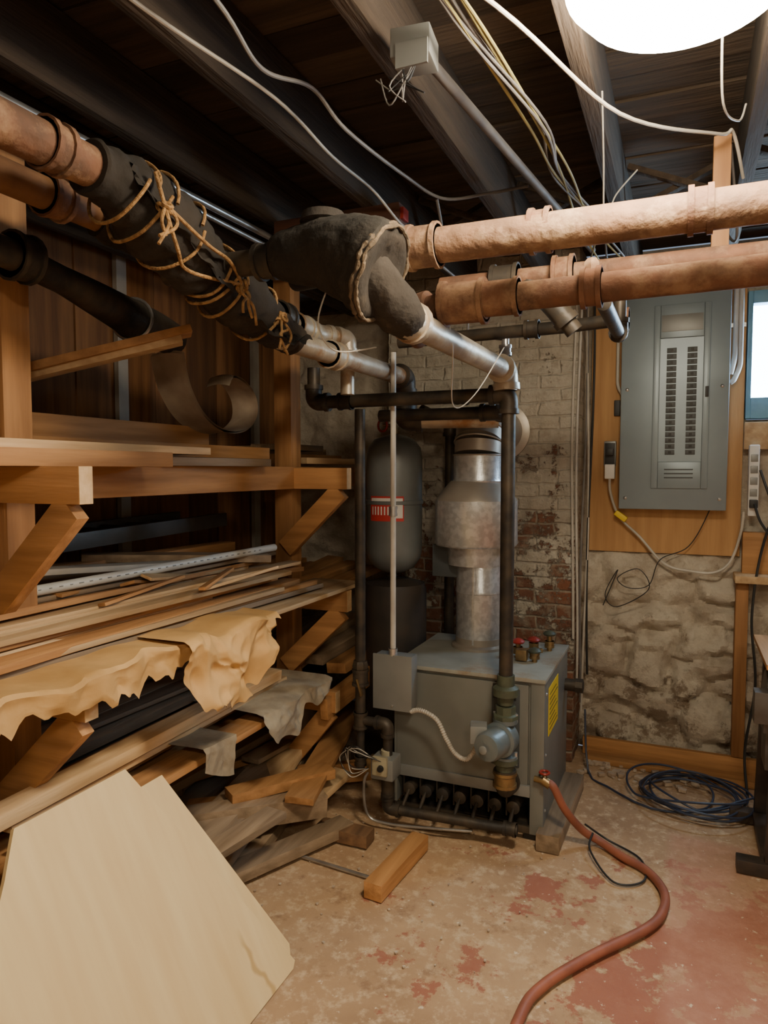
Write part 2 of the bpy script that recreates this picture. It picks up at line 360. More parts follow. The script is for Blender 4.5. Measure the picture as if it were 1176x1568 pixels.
g=G('conduit_offset'); g.pipe([(.215,3.84,2.43),(.215,3.83,2.05),(.20,3.80,1.98),(.195,3.80,1.96)],.012,wcable,.03,False); g.pipe([(.238,3.845,2.43),(.238,3.835,2.0),(.21,3.81,1.93),(.195,3.81,1.92)],.012,wcable,.03,False); g.box((.225,3.85,2.2),(.07,.012,.02),chrome); g.done()
g=G('conduit_offset'); g.pipe([(-.325,3.84,2.43),(-.325,3.84,1.93),(-.29,3.83,1.87)],.008,wcable,.03,False); g.done()
g=G('wall_outlet')
g.bx(-.385,-.325,3.83,3.864,1.52,1.65,boxg,.006); g.bx(-.38,-.33,3.822,3.829,1.53,1.64,blackp,.003)
g.bx(-.375,-.325,3.78,3.825,1.455,1.53,labelw,.006); g.bx(-.37,-.335,3.79,3.821,1.575,1.61,blackp,.004); g.done()
g=G('thermostat_box'); g.bx(-.34,-.31,3.845,3.864,1.78,1.86,blackp,.003); g.done()
cable('extension_cord',[(-.35,3.79,1.46),(-.345,3.80,1.38),(-.30,3.81,1.26),(-.2,3.81,1.16),(-.08,3.80,1.03),(.04,3.79,1.0),(.15,3.79,1.0),(.22,3.8,1.06),(.26,3.8,1.2),(.27,3.8,1.3)],.0065,wcable)
g=G('cord_connector'); g.board((-.32,3.80,1.285),(-.265,3.80,1.245),.035,.03,yellow,0,.008); g.done()
cable('thin_black_wire',[(.18,3.82,1.5),(.12,3.82,1.3),(.03,3.82,1.12),(-.1,3.79,1.05),(-.15,3.78,.92),(-.25,3.78,.9),(-.3,3.77,.95),(-.2,3.77,1.0),(-.15,3.77,.9),(-.3,3.77,.8),(-.36,3.77,.86),(-.3,3.78,.99),(-.37,3.78,.8)],.0025,blackp)
g=G('power_strip'); g.bx(.285,.33,3.78,3.83,1.28,1.62,labelw,.006)
for i in range(5): g.bx(.292,.323,3.774,3.782,1.32+i*.055,1.355+i*.055,boxg,.002)
g.bx(.29,.325,3.74,3.775,1.32,1.36,blackp,.004); g.done()
cable('black_power_cord',[(.31,3.74,1.34),(.34,3.72,1.25),(.42,3.72,1.15),(.45,3.72,1.2),(.40,3.72,1.3),(.34,3.72,1.1),(.31,3.7,.8),(.33,3.66,.5),(.29,3.6,.2),(.3,3.5,.02)],.006,blackp)
cable('black_power_cord',[(.33,3.74,1.5),(.38,3.72,1.35),(.48,3.72,1.1),(.5,3.72,.9)],.006,blackp)
for i,(dx,m,zb) in enumerate(((0,wcable,.4),(.018,gcable,.3),(.033,wcable,.25),(-.022,wcable,1.1),(.05,blackp,.45))):
    cable('wall_cable',[(-.485+dx+.01*math.sin(z*3+i*2),3.62 if dx<.012 else 3.70,z) for z in (2.42,2.1,1.8,1.5,1.2,.9,.65,zb)],.006,m)
g=G('wall_ledge'); g.bx(.235,1.3,3.70,3.87,.965,1.0,wpale,.004); g.bx(.27,1.3,3.81,3.87,1.0,1.2,wx,.004); g.done()
g=G('wall_stud'); g.bx(.245,.30,3.77,3.86,.1,.964,wz,.004); g.done()
g=G('machine_stand')
sm_=M('stand_black',(.045,.04,.037),(.09,.065,.05),rough=.5,metal=.4,scale=12)
mg=M('machine_grey',(.16,.155,.145),(.10,.085,.07),rough=.5,metal=.3,scale=9)
g.bx(.215,.85,2.86,2.92,0,.05,sm_,.004); g.bx(.215,.85,3.28,3.34,0,.05,sm_,.004); g.bx(.30,.36,2.925,3.275,.03,.06,sm_,.004)
for x,y in ((.33,2.89),(.33,3.31),(.80,2.89),(.80,3.31)): g.board((x,y,.05),(x+.02*(1 if x<.5 else -1),y,.78),.045,.045,sm_)
g.bx(.29,.86,2.84,3.36,.78,.80,wy,.004); g.bx(.34,.8,2.94,3.26,.32,.35,sm_,.004)
g.lathe((.30,3.06,.64),(1,0,0),[(.02,0),(.085,.01),(.095,.04),(.095,.22),(.08,.27),(.02,.28)],mg)
for i in range(6): g.ring((.35+i*.03,3.06,.64),(1,0,0),.096,.004,sm_)
g.bx(.30,.42,2.98,3.14,.50,.55,mg,.004); g.bx(.31,.45,3.0,3.14,.35,.50,mg,.006); g.bx(.26,.33,2.90,2.97,.56,.68,mg,.006)
g.done()
P=[]
for i in range(170):
    a=i*.26; rr=.16+.07*noise.noise(V((i*.07,0,0)))*2
    P.append(V((.06+.07*noise.noise(V((i*.05,3,0)))*2+rr*1.2*math.cos(a),3.40+.06*noise.noise(V((i*.06,7,0)))+rr*1.15*math.sin(a),.012+.07*abs(noise.noise(V((i*.09,9,0))))+i*.0002)))
P+= [V((.1,3.3,.01)),V((-.1,3.25,.01)),V((-.3,3.4,.01)),V((-.40,3.52,.02)),V((-.43,3.60,.3))]
g=G('cable_coil'); g.tube(smooth_path(P,3),.005,bluec,7); g.done()
def lamp(x,y,bm):
    g=G('ceiling_light_and_fill'); g.lathe((x,y,2.42),(0,0,-1),[(.14,0),(.19,.008),(.20,.03)],labelw,40)
    g.lathe((x,y,2.39),(0,0,-1),[(.195,0),(.202,.02),(.197,.045),(.165,.08),(.11,.10),(.04,.112),(.001,.113)],bm,40); g.done()
lamp(-.02,1.36,bulbm); lamp(.6,-.8,bulb_fill)  # second one is an added fill lamp, unseen behind the camera
# ------------------------------------------------------------------ boiler
g=G('boiler')
X0,X1,Y0,Y1=-1.13,-.49,2.78,3.38
g.bx(X0,X1,Y0+.012,Y1,.21,.655,bgrey,.004)
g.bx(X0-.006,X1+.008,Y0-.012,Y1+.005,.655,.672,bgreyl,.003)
g.bx(X0+.01,X1-.06,Y0-.004,Y0+.012,.225,.64,bgrey,.005)
g.bx(X1-.052,X1+.003,Y0-.002,Y0+.02,.03,.655,bgrey,.003)
g.bx(X1-.012,X1+.002,Y0,Y1,.03,.655,bgrey,.002); g.bx(X0-.001,X0+.012,Y0,Y1,.06,.655,bgrey,.002)
g.bx(X0+.01,X1-.05,Y0-.012,Y0+.004,.185,.232,boxg,.003)
g.bx(X0+.01,X1-.013,Y0+.20,Y1-.02,.04,.21,blackp)
g.bx(X0+.01,X1-.013,Y0+.04,Y1-.02,.03,.05,black)
g.bx(X0,X1-.05,Y0,Y0+.012,.03,.06,black,.002)
for i in range(7):
    x=X0+.075+i*.075
    g.tube([(x,Y0-.02,.135),(x,Y0+.03,.135),(x,Y0+.2,.135)],[.019,.026,.028],black,16); g.lathe((x,Y0-.025,.135),(0,1,0),[(.012,0),(.027,.006),(.027,.02)],black,16)
    g.bx(x-.034,x-.028,Y0+.0,Y0+.1,.09,.18,black)
for x in (X0+.05,X1-.05):
    for y in (Y0+.05,Y1-.05): g.bx(x-.03,x+.03,y-.03,y+.03,-.002,.035,blackp)
g.bx(X1-.01,X1+.012,Y0-.02,Y0+.03,.02,.035,black)
g.bx(-.70,-.585,Y0-.008,Y0,.30,.62,paneld,.002)
g.bx(-.695,-.60,Y0-.011,Y0-.008,.575,.635,blackp); g.bx(-.69,-.645,Y0-.0125,Y0-.011,.585,.625,labelw); g.bx(-.64,-.605,Y0-.0125,Y0-.011,.60,.63,labelw)
g.bx(X1+.0025,X1+.0045,2.87,3.10,.41,.61,yellow)
for i in range(8): g.bx(X1+.0045,X1+.0052,2.89,3.08-(i%3)*.03,.43+i*.021,.434+i*.021,blackp)
g.cyl((X1,3.32,.50),(X1+.07,3.32,.50),.028,black); g.lathe((X1+.07,3.32,.50),(1,0,0),[(.034,-.02),(.034,.012),(.02,.016)],black,8)
for z in (.12,.35,.6): g.lathe((X1+.002,2.82,z),(1,0,0),[(.007,0),(.004,.004)],chrome,10)
g.cyl((X1-.03,2.765,.27),(X1+.02,2.755,.27),.012,brass); g.cyl((X1+.01,2.757,.265),(X1+.01,2.757,.30),.008,brass); g.ring((X1+.01,2.757,.305),(0,0,1),.018,.005,red,16,6)
def handle(x,y,z,m): 
    g.cyl((x,y,.672),(x,y,z),.012,brass,12); g.coup((x,y,.672+.03),(0,0,1),.02,.03,brass); g.lathe((x,y,z),(0,0,1),[(.01,0),(.026,.004),(.03,.012),(.022,.02),(.006,.026)],m,14)
handle(-.66,3.08,.73,red); handle(-.61,3.18,.72,red); handle(-.575,3.02,.71,green); handle(-.55,3.24,.74,green)
g.board((-.66,3.08,.70),(-.56,3.12,.70),.018,.018,brass); g.box((-.63,3.02,.70),(.05,.05,.05),brass,None,.008)
g.board((X1+.03,2.72,.035),(X1+.045,3.35,.035),.09,.07,wgrey)
g.done()
g=G('control_box'); g.bx(-1.185,-1.02,2.69,2.765,.50,.725,boxg,.006); g.bx(-1.19,-1.015,2.682,2.689,.495,.73,boxg,.003); g.bx(-1.15,-1.05,2.765,2.775,.55,.65,boxg)
g.lathe((-1.10,2.68,.515),(0,-1,0),[(.006,0),(.004,.004)],chrome,10); g.done()
g=G('flexible_conduit'); P=smooth_path([(-1.02,2.69,.50),(-.97,2.675,.515),(-.90,2.665,.49),(-.86,2.665,.42),(-.82,2.66,.365),(-.77,2.66,.35),(-.73,2.66,.41),(-.705,2.65,.47)],16)
g.tube(P,[.0105 if i%2 else .008 for i in range(len(P))],wcable,10); g.done()
g=G('flue_pipe')
fx,fy=-.87,3.20
g.lathe((fx,fy,.672),(0,0,1),[(.13,0),(.13,.012),(.112,.02),(.112,.05)],galvd,36)
g.lathe((fx,fy,.69),(0,0,1),[(.110,0),(.110,.24),(.113,.243),(.113,.255),(.110,.26),(.110,.5)],galv,40)
g.box((fx,fy-.111,.93),(.008,.006,.46),galv)
g.lathe((fx-.02,fy,1.06),(0,0,1),[(.09,0),(.13,.0),(.135,.085),(.185,.09),(.193,.10),(.190,.30)],galv,44)
g.lathe((fx-.02,fy,1.355),(0,0,1),[(.190,0),(.186,.012),(.128,.085),(.118,.095)],galvd,44)
g.bx(fx-.215,fx-.05,fy-.06,fy+.12,1.0,1.15,paneld,.004)
g.lathe((fx-.01,fy,1.44),(0,0,1),[(.116,0),(.120,.01),(.116,.02),(.116,.13)],galv,40)
prev=None
for i in range(5):
    a0=math.radians(22.5*i)
    c=V((fx-.01,fy+.13*(1-math.cos(a0)),1.57+.13*math.sin(a0)))
    if prev is not None: g.cyl(prev,c+(c-prev)*.08,.116-(i%2)*.003,galvd,40)
    g.ring(c,(0,math.sin(a0),math.cos(a0)),.116,.004,galvd,40)
    prev=c
g.cyl(prev,(fx-.01,3.64,prev.z),.113,galvd,40)
g.lathe((fx-.01,3.64,prev.z),(0,-1,0),[(.15,0),(.15,.01),(.118,.02)],galvd,36)
g.done()
g=G('expansion_tank'); tx,ty=-1.32,3.24
g.lathe((tx,ty,1.03),(0,0,1),[(.02,-.04),(.05,-.035),(.10,-.01),(.13,.035),(.138,.07),(.138,.30),(.143,.305),(.143,.32),(.138,.325),(.138,.53),(.13,.58),(.10,.62),(.05,.64),(.02,.645)],tankm,48)
g.cyl((tx,ty,1.66),(tx,ty,1.80),.014,brass); g.coup((tx,ty,1.70),(0,0,1),.024,.04,brass); g.ring((tx-.05,ty-.03,1.72),(.4,1,0),.03,.006,red); g.cyl((tx,ty,1.72),(tx-.05,ty-.03,1.72),.007,brass)
def lab(a0,a1,z0,z1,m,off):
    g.grid(lambda u,v:V((tx+(.139+off)*math.sin(a0+(a1-a0)*u),ty-(.139+off)*math.cos(a0+(a1-a0)*u),z0+(z1-z0)*v)),14,2,m)
lab(-.55,.72,1.255,1.375,labelr,.0015); lab(-.5,.35,1.345,1.366,labelw,.0025); lab(.42,.68,1.27,1.365,labelw,.0025)
for k in range(6): lab(-.45+k*.12,-.40+k*.12,1.285,1.325,labelw,.0028)
g.done()
g=G('under_tank_shade')  # dark cylinder added to stand in for shade below the expansion tank
g.lathe((-1.34,3.30,.0),(0,0,1),[(.15,0),(.16,.03),(.16,.90),(.15,.93),(.08,.95),(.02,.955)],M('shade_dark',(.035,.03,.028),(.06,.045,.035),rough=.6,scale=8),40)
g.done()
# ------------------------------------------------------------------ piping
g=G('boiler_supply_pipe')
rx,ry=-.615,2.655
g.pipe([(-1.45,ry,1.93),(-1.45,ry,1.785),(rx,ry,1.785),(rx,ry,.70)],.027,black)
g.coup((-1.3,ry,1.785),(1,0,0),.033,.06,black)
g.lathe((rx,ry,.69),(0,0,-1),[(.034,-.02),(.034,.02),(.05,.03),(.05,.045)],green,20)
g.lathe((rx,ry,.645),(0,0,-1),[(.05,0),(.05,.014),(.032,.02),(.03,.05)],green,20)
g.lathe((rx,ry,.59),(0,0,-1),[(.04,0),(.04,.03),(.05,.035),(.05,.05)],green,8)
g.pipe([(rx,ry,.37),(rx,ry,.255),(rx,2.79,.255)],.03,black)
g.lathe((rx,ry,.385),(0,0,-1),[(.05,0),(.05,.02),(.036,.03),(.036,.07)],green,20)
g.coup((rx,ry,.30),(0,0,1),.042,.06,brass)
g.done()
g=G('circulator_pump')
g.lathe((rx,ry,.54),(0,0,-1),[(.048,0),(.048,.016),(.03,.02),(.036,.05),(.036,.11),(.03,.14),(.048,.145),(.048,.16)],pblue,20)
g.lathe((rx+.0,ry+.02,.465),(-.25,-1,0),[(.03,0),(.06,.01),(.062,.05),(.068,.055),(.068,.07),(.056,.075),(.056,.15),(.050,.165),(.02,.172)],pblue,32)
g.lathe((rx-.045,ry-.16,.465),(-.25,-1,0),[(.016,0),(.016,.006),(.012,.008)],boxg,20)
g.box((rx-.09,ry-.06,.49),(.065,.07,.07),boxg,Matrix.Rotation(.25,3,'Z'),.006)
for s in (-1,1): g.cyl((rx+s*.042,ry,.56),(rx+s*.042,ry,.53),.007,chrome,8)
for s in (-1,1): g.cyl((rx+s*.042,ry,.41),(rx+s*.042,ry,.36),.007,chrome,8)
g.done()
g=G('gas_pipe')
lx=-1.235
g.pipe([(lx,ry,1.75),(lx,ry,.42)],.022,black); g.cyl((lx,ry,.42),(lx,ry,.24),.018,black); g.coup((lx,ry,.27),(0,0,1),.024,.04,black)
g.coup((lx,ry,.63),(0,0,1),.032,.07,black); g.lathe((lx,ry,.68),(0,0,1),[(.03,-.02),(.036,0),(.03,.02)],black,8); g.board((lx,ry-.03,.63),(lx+.02,ry-.03,.56),.02,.008,brass)
g.coup((lx,ry,.445),(0,0,1),.028,.07,black)
g.pipe([(lx,ry,.445),(-1.11,ry,.445),(-1.11,ry,.19),(-1.11,ry,.085),(-.57,ry+.03,.085)],.02,black)
g.coup((-.60,ry+.03,.085),(1,0,0),.026,.05,black)
for i in range(7): g.cyl((X0+.075+i*.075,ry+.03,.09),(X0+.075+i*.075,Y0-.02,.13),.008,black,8)
g.done()
g=G('gas_valve')
g.bx(-1.165,-1.065,ry-.055,ry+.04,.225,.315,boxg,.008); g.bx(-1.15,-1.085,ry-.075,ry-.056,.25,.33,tanv,.006); g.lathe((-1.115,ry,.315),(0,0,1),[(.024,0),(.024,.02),(.018,.025)],tanv,16)
g.lathe((-1.11,ry-.075,.285),(0,-1,0),[(.014,0),(.012,.012)],blackp,14); g.bx(-1.19,-1.165,ry-.04,ry+.02,.24,.30,brass,.004)
g.done()
for k in range(6):
    cable('control_wire',[(-1.12+R(-.03,.03),ry-.07,.31),(-1.2+R(-.02,.02),ry-.1,.36+R(-.05,.03)),(-1.27+R(-.03,.02),ry-.07,.32+R(-.06,.03)),(-1.25,ry-.06,.24+R(-.03,.03)),(-1.17,ry-.06,.27)],.002,(wcable,blackp)[k%2])
cable('gas_pilot_tube',[(-1.17,ry-.03,.26),(-1.2,ry-.04,.2),(-1.19,ry-.03,.06),(-1.1,ry-.02,.03),(-.9,ry,.04),(-.75,ry+.02,.05)],.006,chrome)
g=G('electrical_conduit'); g.cyl((-1.105,2.70,.725),(-1.105,2.70,1.98),.012,wcable,14); g.coup((-1.105,2.70,.74),(0,0,1),.017,.03,chrome); g.coup((-1.105,2.70,1.33),(0,0,1),.016,.04,chrome); g.done()
g=G('heating_pipe')
g.pipe([(-.68,1.535,1.955),(-.63,1.60,1.865),(-.63,2.655,1.875),(-.625,2.655,1.80)],.036,silver,.05)
g.coup((-.63,2.655,1.83),(0,0,1),.042,.06,silver)
g.cyl((-.63,2.655,1.90),(-.63,2.655,2.02),.014,chrome); g.coup((-.63,2.655,1.95),(0,0,1),.022,.04,chrome); g.coup((-.63,2.655,2.02),(0,0,1),.022,.03,silver)
g.pipe([(-.63,2.655,2.0),(-.75,2.655,2.02),(-1.05,2.655,2.03)],.014,black,fit=False)
g.done()
g=G('heating_pipe')
g.pipe([(-1.15,1.85,1.905),(-1.15,2.95,1.91),(-1.15,2.95,1.72),(-.75,3.05,1.72)],.036,silver,.05,fm=black)
g.coup((-1.15,2.25,1.905),(0,1,0),.046,.07,silver)
g.done()
g=G('heating_pipe')
g.pipe([(-1.30,2.0,2.03),(-1.30,2.42,2.02),(-1.24,2.55,2.02),(-1.24,2.55,1.80)],.028,silver,.04)
g.coup((-1.30,2.15,2.03),(0,1,0),.05,.06,black); g.coup((-1.30,2.28,2.02),(0,1,0),.044,.08,silver)
g.done()
g=G('heating_pipe')
g.pipe([(-1.25,2.90,1.74),(-.72,2.90,1.74),(-.72,3.05,1.74)],.026,black)
g.pipe([(-1.10,3.45,.0),(-1.10,3.45,1.74),(-1.2,3.3,1.80)],.025,black)
g.coup((-1.10,3.45,1.1),(0,0,1),.034,.06,black)
g.pipe([(-1.43,3.2,1.84),(-1.0,3.2,1.84),(-1.0,3.4,1.84)],.02,black)
g.done()
g=G('heating_main_pipe')
g.tube([(-.74,1.66,2.045),(-.1,1.68,2.05),(1.0,1.69,2.06),(XR-.01,1.7,2.065)],.042,rustl,24)
for x in (-.32,.02,.6): g.coup((x,1.685,2.055),(1,0,0),.047,.05,rust)
g.coup((-.6,1.665,2.047),(1,0,0),.05,.08,rustl)
g.done()
g=G('heating_main_pipe')
g.tube([(-.58,1.84,1.945),(1.0,1.82,1.96),(XR-.01,1.81,1.965)],.036,rust,24)
g.coup((-.55,1.84,1.945),(1,0,0),.055,.12,rust); g.coup((-.45,1.835,1.947),(1,0,0),.046,.10,rust); g.coup((-.22,1.83,1.95),(1,0,0),.046,.05,rust); g.lathe((-.22,1.83,1.99),(0,0,1),[(.02,0),(.02,.02),(.012,.03)],rustl,6)
g.pipe([(-.60,1.84,1.945),(-.72,1.86,1.93),(-.85,2.3,1.95)],.034,rust,.05)
g.pipe([(-.20,1.92,1.93),(-.20,2.4,1.93),(-.20,2.4,2.1)],.02,black)
g.done()
g=G('heating_pipe')
g.tube([(-.7,2.1,2.06),(1.4,2.12,2.07)],.03,rust,18); g.coup((-.5,2.1,2.06),(1,0,0),.045,.08,black); g.coup((-.33,2.1,2.06),(1,0,0),.05,.06,rust)
g.pipe([(-.44,2.1,2.06),(-.36,2.1,1.98),(-.30,2.12,1.90)],.026,black)
g.tube([(-1.0,2.5,1.98),(-.4,2.5,1.99),(-.2,2.45,1.99)],.022,black,14); g.coup((-.5,2.5,1.99),(1,0,0),.03,.05,black); g.coup((-.2,2.45,1.99),(1,0,0),.034,.05,rust)
g.done()
g=G('pipe_hanger_strap')
g.box((.45,1.69,2.25),(.02,.004,.34),wend); g.ring((.45,1.69,2.055),(1,0,0),.045,.004,chrome)
g.bx(.055,.10,2.2,2.26,2.1,2.42,wz,.003)
g.done()
g=G('heating_main_pipe')
g.tube([(-1.15,YF+.01,2.12),(-1.15,.9,2.125),(-1.15,1.25,2.13)],.042,rust,24); g.coup((-1.15,1.05,2.13),(0,1,0),.047,.05,rust); g.done()
g=G('heating_main_pipe')
g.tube([(-1.40,YF+.01,2.13),(-1.40,.9,2.15),(-1.40,1.5,2.15)],.038,M('tan_pipe',(.24,.12,.05),(.14,.065,.03),rough=.7,scale=8,bump=.5),24); g.coup((-1.4,1.28,2.15),(0,1,0),.048,.06,rust); g.done()
g=G('heating_pipe')
P=smooth_path([(-1.52,YF+.01,2.03),(-1.52,.6,2.03),(-1.52,1.15,2.03),(-1.56,1.40,2.02),(-1.62,1.62,2.01),(-1.68,1.84,1.995)],8)
g.tube(P,[.038+.026*max(0,(i-26)/14) for i in range(len(P))],black,20); g.coup((-1.52,1.1,2.03),(0,1,0),.052,.07,black); g.coup((-1.54,1.3,2.03),(0,1,0),.056,.06,black)
g.ring((-1.68,1.84,1.995),(-.3,1,-.1),.068,.006,chrome)
g.tube(smooth_path([(-1.68,1.84,1.995),(-1.72,1.98,1.995),(-1.78,2.15,1.99)],6),.062,black,20)
g.done()
g=G('canvas_pipe_wrap')
P=smooth_path([(-1.15,1.14,2.125),(-1.15,1.24,2.12),(-1.155,1.36,2.085),(-1.155,1.5,2.03),(-1.15,1.62,1.985),(-1.15,1.75,1.955),(-1.15,1.88,1.925),(-1.15,1.96,1.91)],10)
rr=[]
for i in range(len(P)):
    t=i/(len(P)-1); rr.append(.050+.042*math.exp(-((t-.33)/.2)**2)+.026*math.exp(-((t-.68)/.12)**2)+.004*math.sin(i*1.3))
g.tube(P,rr,canvasb,48,jit=.18,jf=11)
g.tube(smooth_path([(-1.40,1.42,2.15),(-1.36,1.52,2.13),(-1.27,1.62,2.07),(-1.24,1.76,2.03),(-1.29,1.95,2.03),(-1.30,2.02,2.03)],8),.06,canvas,32,jit=.22)
g.grid(lambda u,v:V((-1.15+.10*v+.02*noise.noise(V((u*6,v*6,2))),1.62+.30*u,1.93-.07*v*(1-abs(u-.5))+.02*noise.noise(V((u*9,v*5,4))))),20,8,canvas)
g.grid(lambda u,v:V((-1.10+.03*v+.02*noise.noise(V((u*6,v*6,2))),1.20+.34*u,2.16-.15*u-.06*v+.02*noise.noise(V((u*9,v*5,4))))),20,8,canvasb)
g.done()
g=G('rope_lashing')
def loop(c,ax,r0,el=1.0,w=.12):
    c=V(c); d,x,y=frame(V(ax)); s=R(0,9)
    P=[c+x*math.cos(a)*r0*(1+.1*noise.noise(V((a,s,0))))+y*math.sin(a)*r0*el*(1+.1*noise.noise(V((s,a,0))))+d*w*r0*math.sin(a*1.5+s) for a in [2*math.pi*k/30 for k in range(31)]]
    g.tube(P,.0042,rope,8,False)
for yy,zz,r0 in ((1.24,2.115,.091),(1.30,2.10,.098),(1.40,2.07,.098),(1.53,2.02,.086),(1.56,2.005,.087),(1.60,1.99,.085),(1.76,1.955,.082)):
    loop((-1.155,yy,zz),(0,1,-.35+R(-.35,.35)),r0)
def knot(c):
    c=V(c)
    for k in range(3): g.ring(c+V((R(-.01,.01),R(-.01,.01),R(-.01,.01))),(R(-1,1),R(-1,1),R(-1,1)),.010,.0048,rope,14,6)
    for k in range(3):
        g.tube(smooth_path([c,c+V((.01,R(-.03,.03),-.025)),c+V((.015,R(-.04,.04),-.05)),c+V((.01,R(-.05,.05),-.07-R(0,.03)))],5),.004,rope,7)
knot((-1.058,1.27,2.08)); knot((-1.065,1.57,1.98)); knot((-1.07,1.77,1.93))
g.tube(smooth_path([(-1.058,1.27,2.08),(-1.045,1.4,2.03),(-1.055,1.5,2.02),(-1.065,1.57,1.98)],8),.0045,rope,8)
g.tube(smooth_path([(-1.06,1.24,2.14),(-1.055,1.30,2.0),(-1.10,1.40,1.975),(-1.065,1.57,1.98)],8),.0045,rope,8)
g.done()
g=G('canvas_elbow_wrap')
C0=[((-.93,1.52,2.02),.050),((-.87,1.52,2.02),.068),((-.80,1.515,2.015),.080),((-.73,1.505,1.995),.095),((-.675,1.50,1.965),.110),((-.645,1.497,1.945),.114),((-.636,1.497,1.939),.088),((-.646,1.497,1.944),.045),((-.650,1.497,1.946),.002)]
P=smooth_path([c for c,_ in C0],6); n=len(P); rr=[]
for i in range(n):
    q=i/6; j=min(int(q),len(C0)-2); f=q-j; rr.append(C0[j][1]*(1-f)+C0[j+1][1]*f)
rings=[]
for i,p in enumerate(P):
    _,x,y=frame(V((1,0,-.05-.4*min(1,i/24)))); rg=[]
    for k in range(64):
        a=2*math.pi*k/64; q=p+(x*math.cos(a)+y*math.sin(a))*rr[i]
        q=p+(q-p)*(1+.10*noise.noise(q*12)+.09*(abs(noise.noise(q*30))-.25)); rg.append(g.bm.verts.new(q))
    rings.append(rg)
for i in range(n-1):
    for k in range(64): g.face([rings[i][k],rings[i][(k+1)%64],rings[i+1][(k+1)%64],rings[i+1][k]],canvas if i<34 else canvasb,True)
for off,r0 in ((0,.110),(.010,.107)):
    c=V((-.648+off,1.497,1.947-off*.4)); d,x,y=frame(V((1,0,-.45))); PP=[c+x*math.cos(a)*r0*(1+.05*noise.noise(V((a*2,0,0))))+y*math.sin(a)*r0*(1+.05*noise.noise(V((0,a*2,0))))+d*.012*noise.noise(V((a*3,1,1))) for a in [2*math.pi*k/60 for k in range(61)]]
    g.tube(PP,[.005+.005*noise.noise(V((k*.7,off*90,0))) for k in range(61)],dust,8,False)
g.tube(smooth_path([(-.69,1.50,1.96),(-.655,1.535,1.915),(-.635,1.58,1.875),(-.63,1.64,1.868)],6),[.062-.0008*i for i in range(19)],canvasb,32,jit=.18)
g.lathe((-.80,1.515,2.075),(0,0,1),[(.04,0),(.055,.01),(.05,.03),(.03,.036)],canvasb,20)
g.done()
g=G('heating_pipe'); g.tube([(-1.30,1.56,2.03),(-1.1,1.56,2.03),(-.88,1.52,2.015)],.032,black,20); g.coup((-.97,1.54,2.02),(1,0,0),.042,.05,black)
g.tube([(-1.15,2.0,2.1),(-.9,1.8,2.05),(-.7,1.66,2.05)],.03,black,18); g.done()
g=G('ceiling_conduit'); g.tube([(-1.45,YF+.01,2.345),(-1.45,1.1,2.345),(-1.46,2.4,2.38),(-1.46,3.7,2.39)],.012,chrome,14); g.tube([(-1.49,YF+.01,2.34),(-1.49,1.0,2.34),(-1.49,3.7,2.37)],.009,chrome,12); g.done()
g=G('ceiling_conduit'); g.tube([(-.53,1.49,2.385),(-.41,2.54,2.385),(-.36,3.0,2.385)],.013,gcable,14)
g.done()
g=G('junction_box'); g.box((-.545,1.45,2.385),(.085,.085,.06),boxg,Matrix.Rotation(.1,3,'Z'),.004); g.box((-.535,1.405,2.355),(.07,.006,.05),boxg); 
for k in range(5): g.tube(smooth_path([(-.56+R(-.03,.03),1.44,2.36),(-.58+R(-.05,.04),1.44,2.32),(-.57+R(-.05,.05),1.45,2.30+R(-.02,.02)),(-.6+R(-.04,.04),1.46,2.35)],5),.0017,(gcable,blackp)[k%2],6)
g.done()
cable('ceiling_cable',[(-1.0,.6,2.40),(-.985,1.078,2.39),(-.913,1.487,2.38),(-.92,1.8,2.37),(-.922,2.08,2.38),(-.91,2.3,2.34),(-.93,2.58,2.38)],.0045,wcable)
cable('ceiling_cable',[(-.82,.8,2.40),(-.828,1.145,2.38),(-.854,1.34,2.36),(-.82,1.5,2.39),(-.798,1.637,2.35),(-.79,2.02,2.38),(-.73,2.21,2.37),(-.6,2.3,2.40),(-.464,2.24,2.38)],.005,gcable)
cable('ceiling_cable',[(-.75,2.2,2.37),(-.78,2.35,2.30),(-.83,2.45,2.25),(-.80,2.7,2.2),(-.82,2.8,2.05)],.005,gcable)
cable('ceiling_cable',[(-.6,.9,2.41),(-.345,1.35,2.37),(-.157,1.777,2.33),(.061,2.095,2.38),(.10,2.15,2.4),(.136,2.296,2.33)],.0045,wcable)
for k in range(6):
    m=(ycable,ycable,gcable,ycable,gcable,gcable)[k]
    cable('ceiling_cable',[(-.50+k*.02,.9,2.40),(-.423+R(-.02,.02),1.316,2.385),(-.356+R(-.03,.03),1.79,2.36+R(-.03,.02)),(-.345+R(-.03,.03),2.116,2.35),(-.303+R(-.05,.05),2.55,2.34),(-.3+R(-.1,.1),2.9,2.3),(-.25+R(-.1,.1),3.3,2.38)],.0036,m)
cable('ceiling_cable',[(-.2,1.8,2.40),(-.21,1.95,2.30),(-.22,2.1,2.20),(-.2,2.2,2.3),(-.15,2.3,2.4)],.0022,wcable)
cable('ceiling_cable',[(.05,1.6,2.42),(.06,1.75,2.30),(.1,1.9,2.32),(.12,2.0,2.4)],.0025,wcable)
cable('ceiling_cable',[(.10,2.25,2.41),(.13,2.4,2.2),(.11,2.6,2.28),(.14,2.8,2.41)],.004,gcable)
cable('hanging_wire',[(-.62,1.85,1.98),(-.60,1.9,1.85),(-.66,2.1,1.7),(-.62,2.2,1.74),(-.55,2.3,1.9)],.0018,wcable)
cable('hanging_wire',[(-.78,1.5,1.93),(-.79,1.47,1.84),(-.76,1.5,1.78),(-.7,1.6,1.8)],.002,wcable)
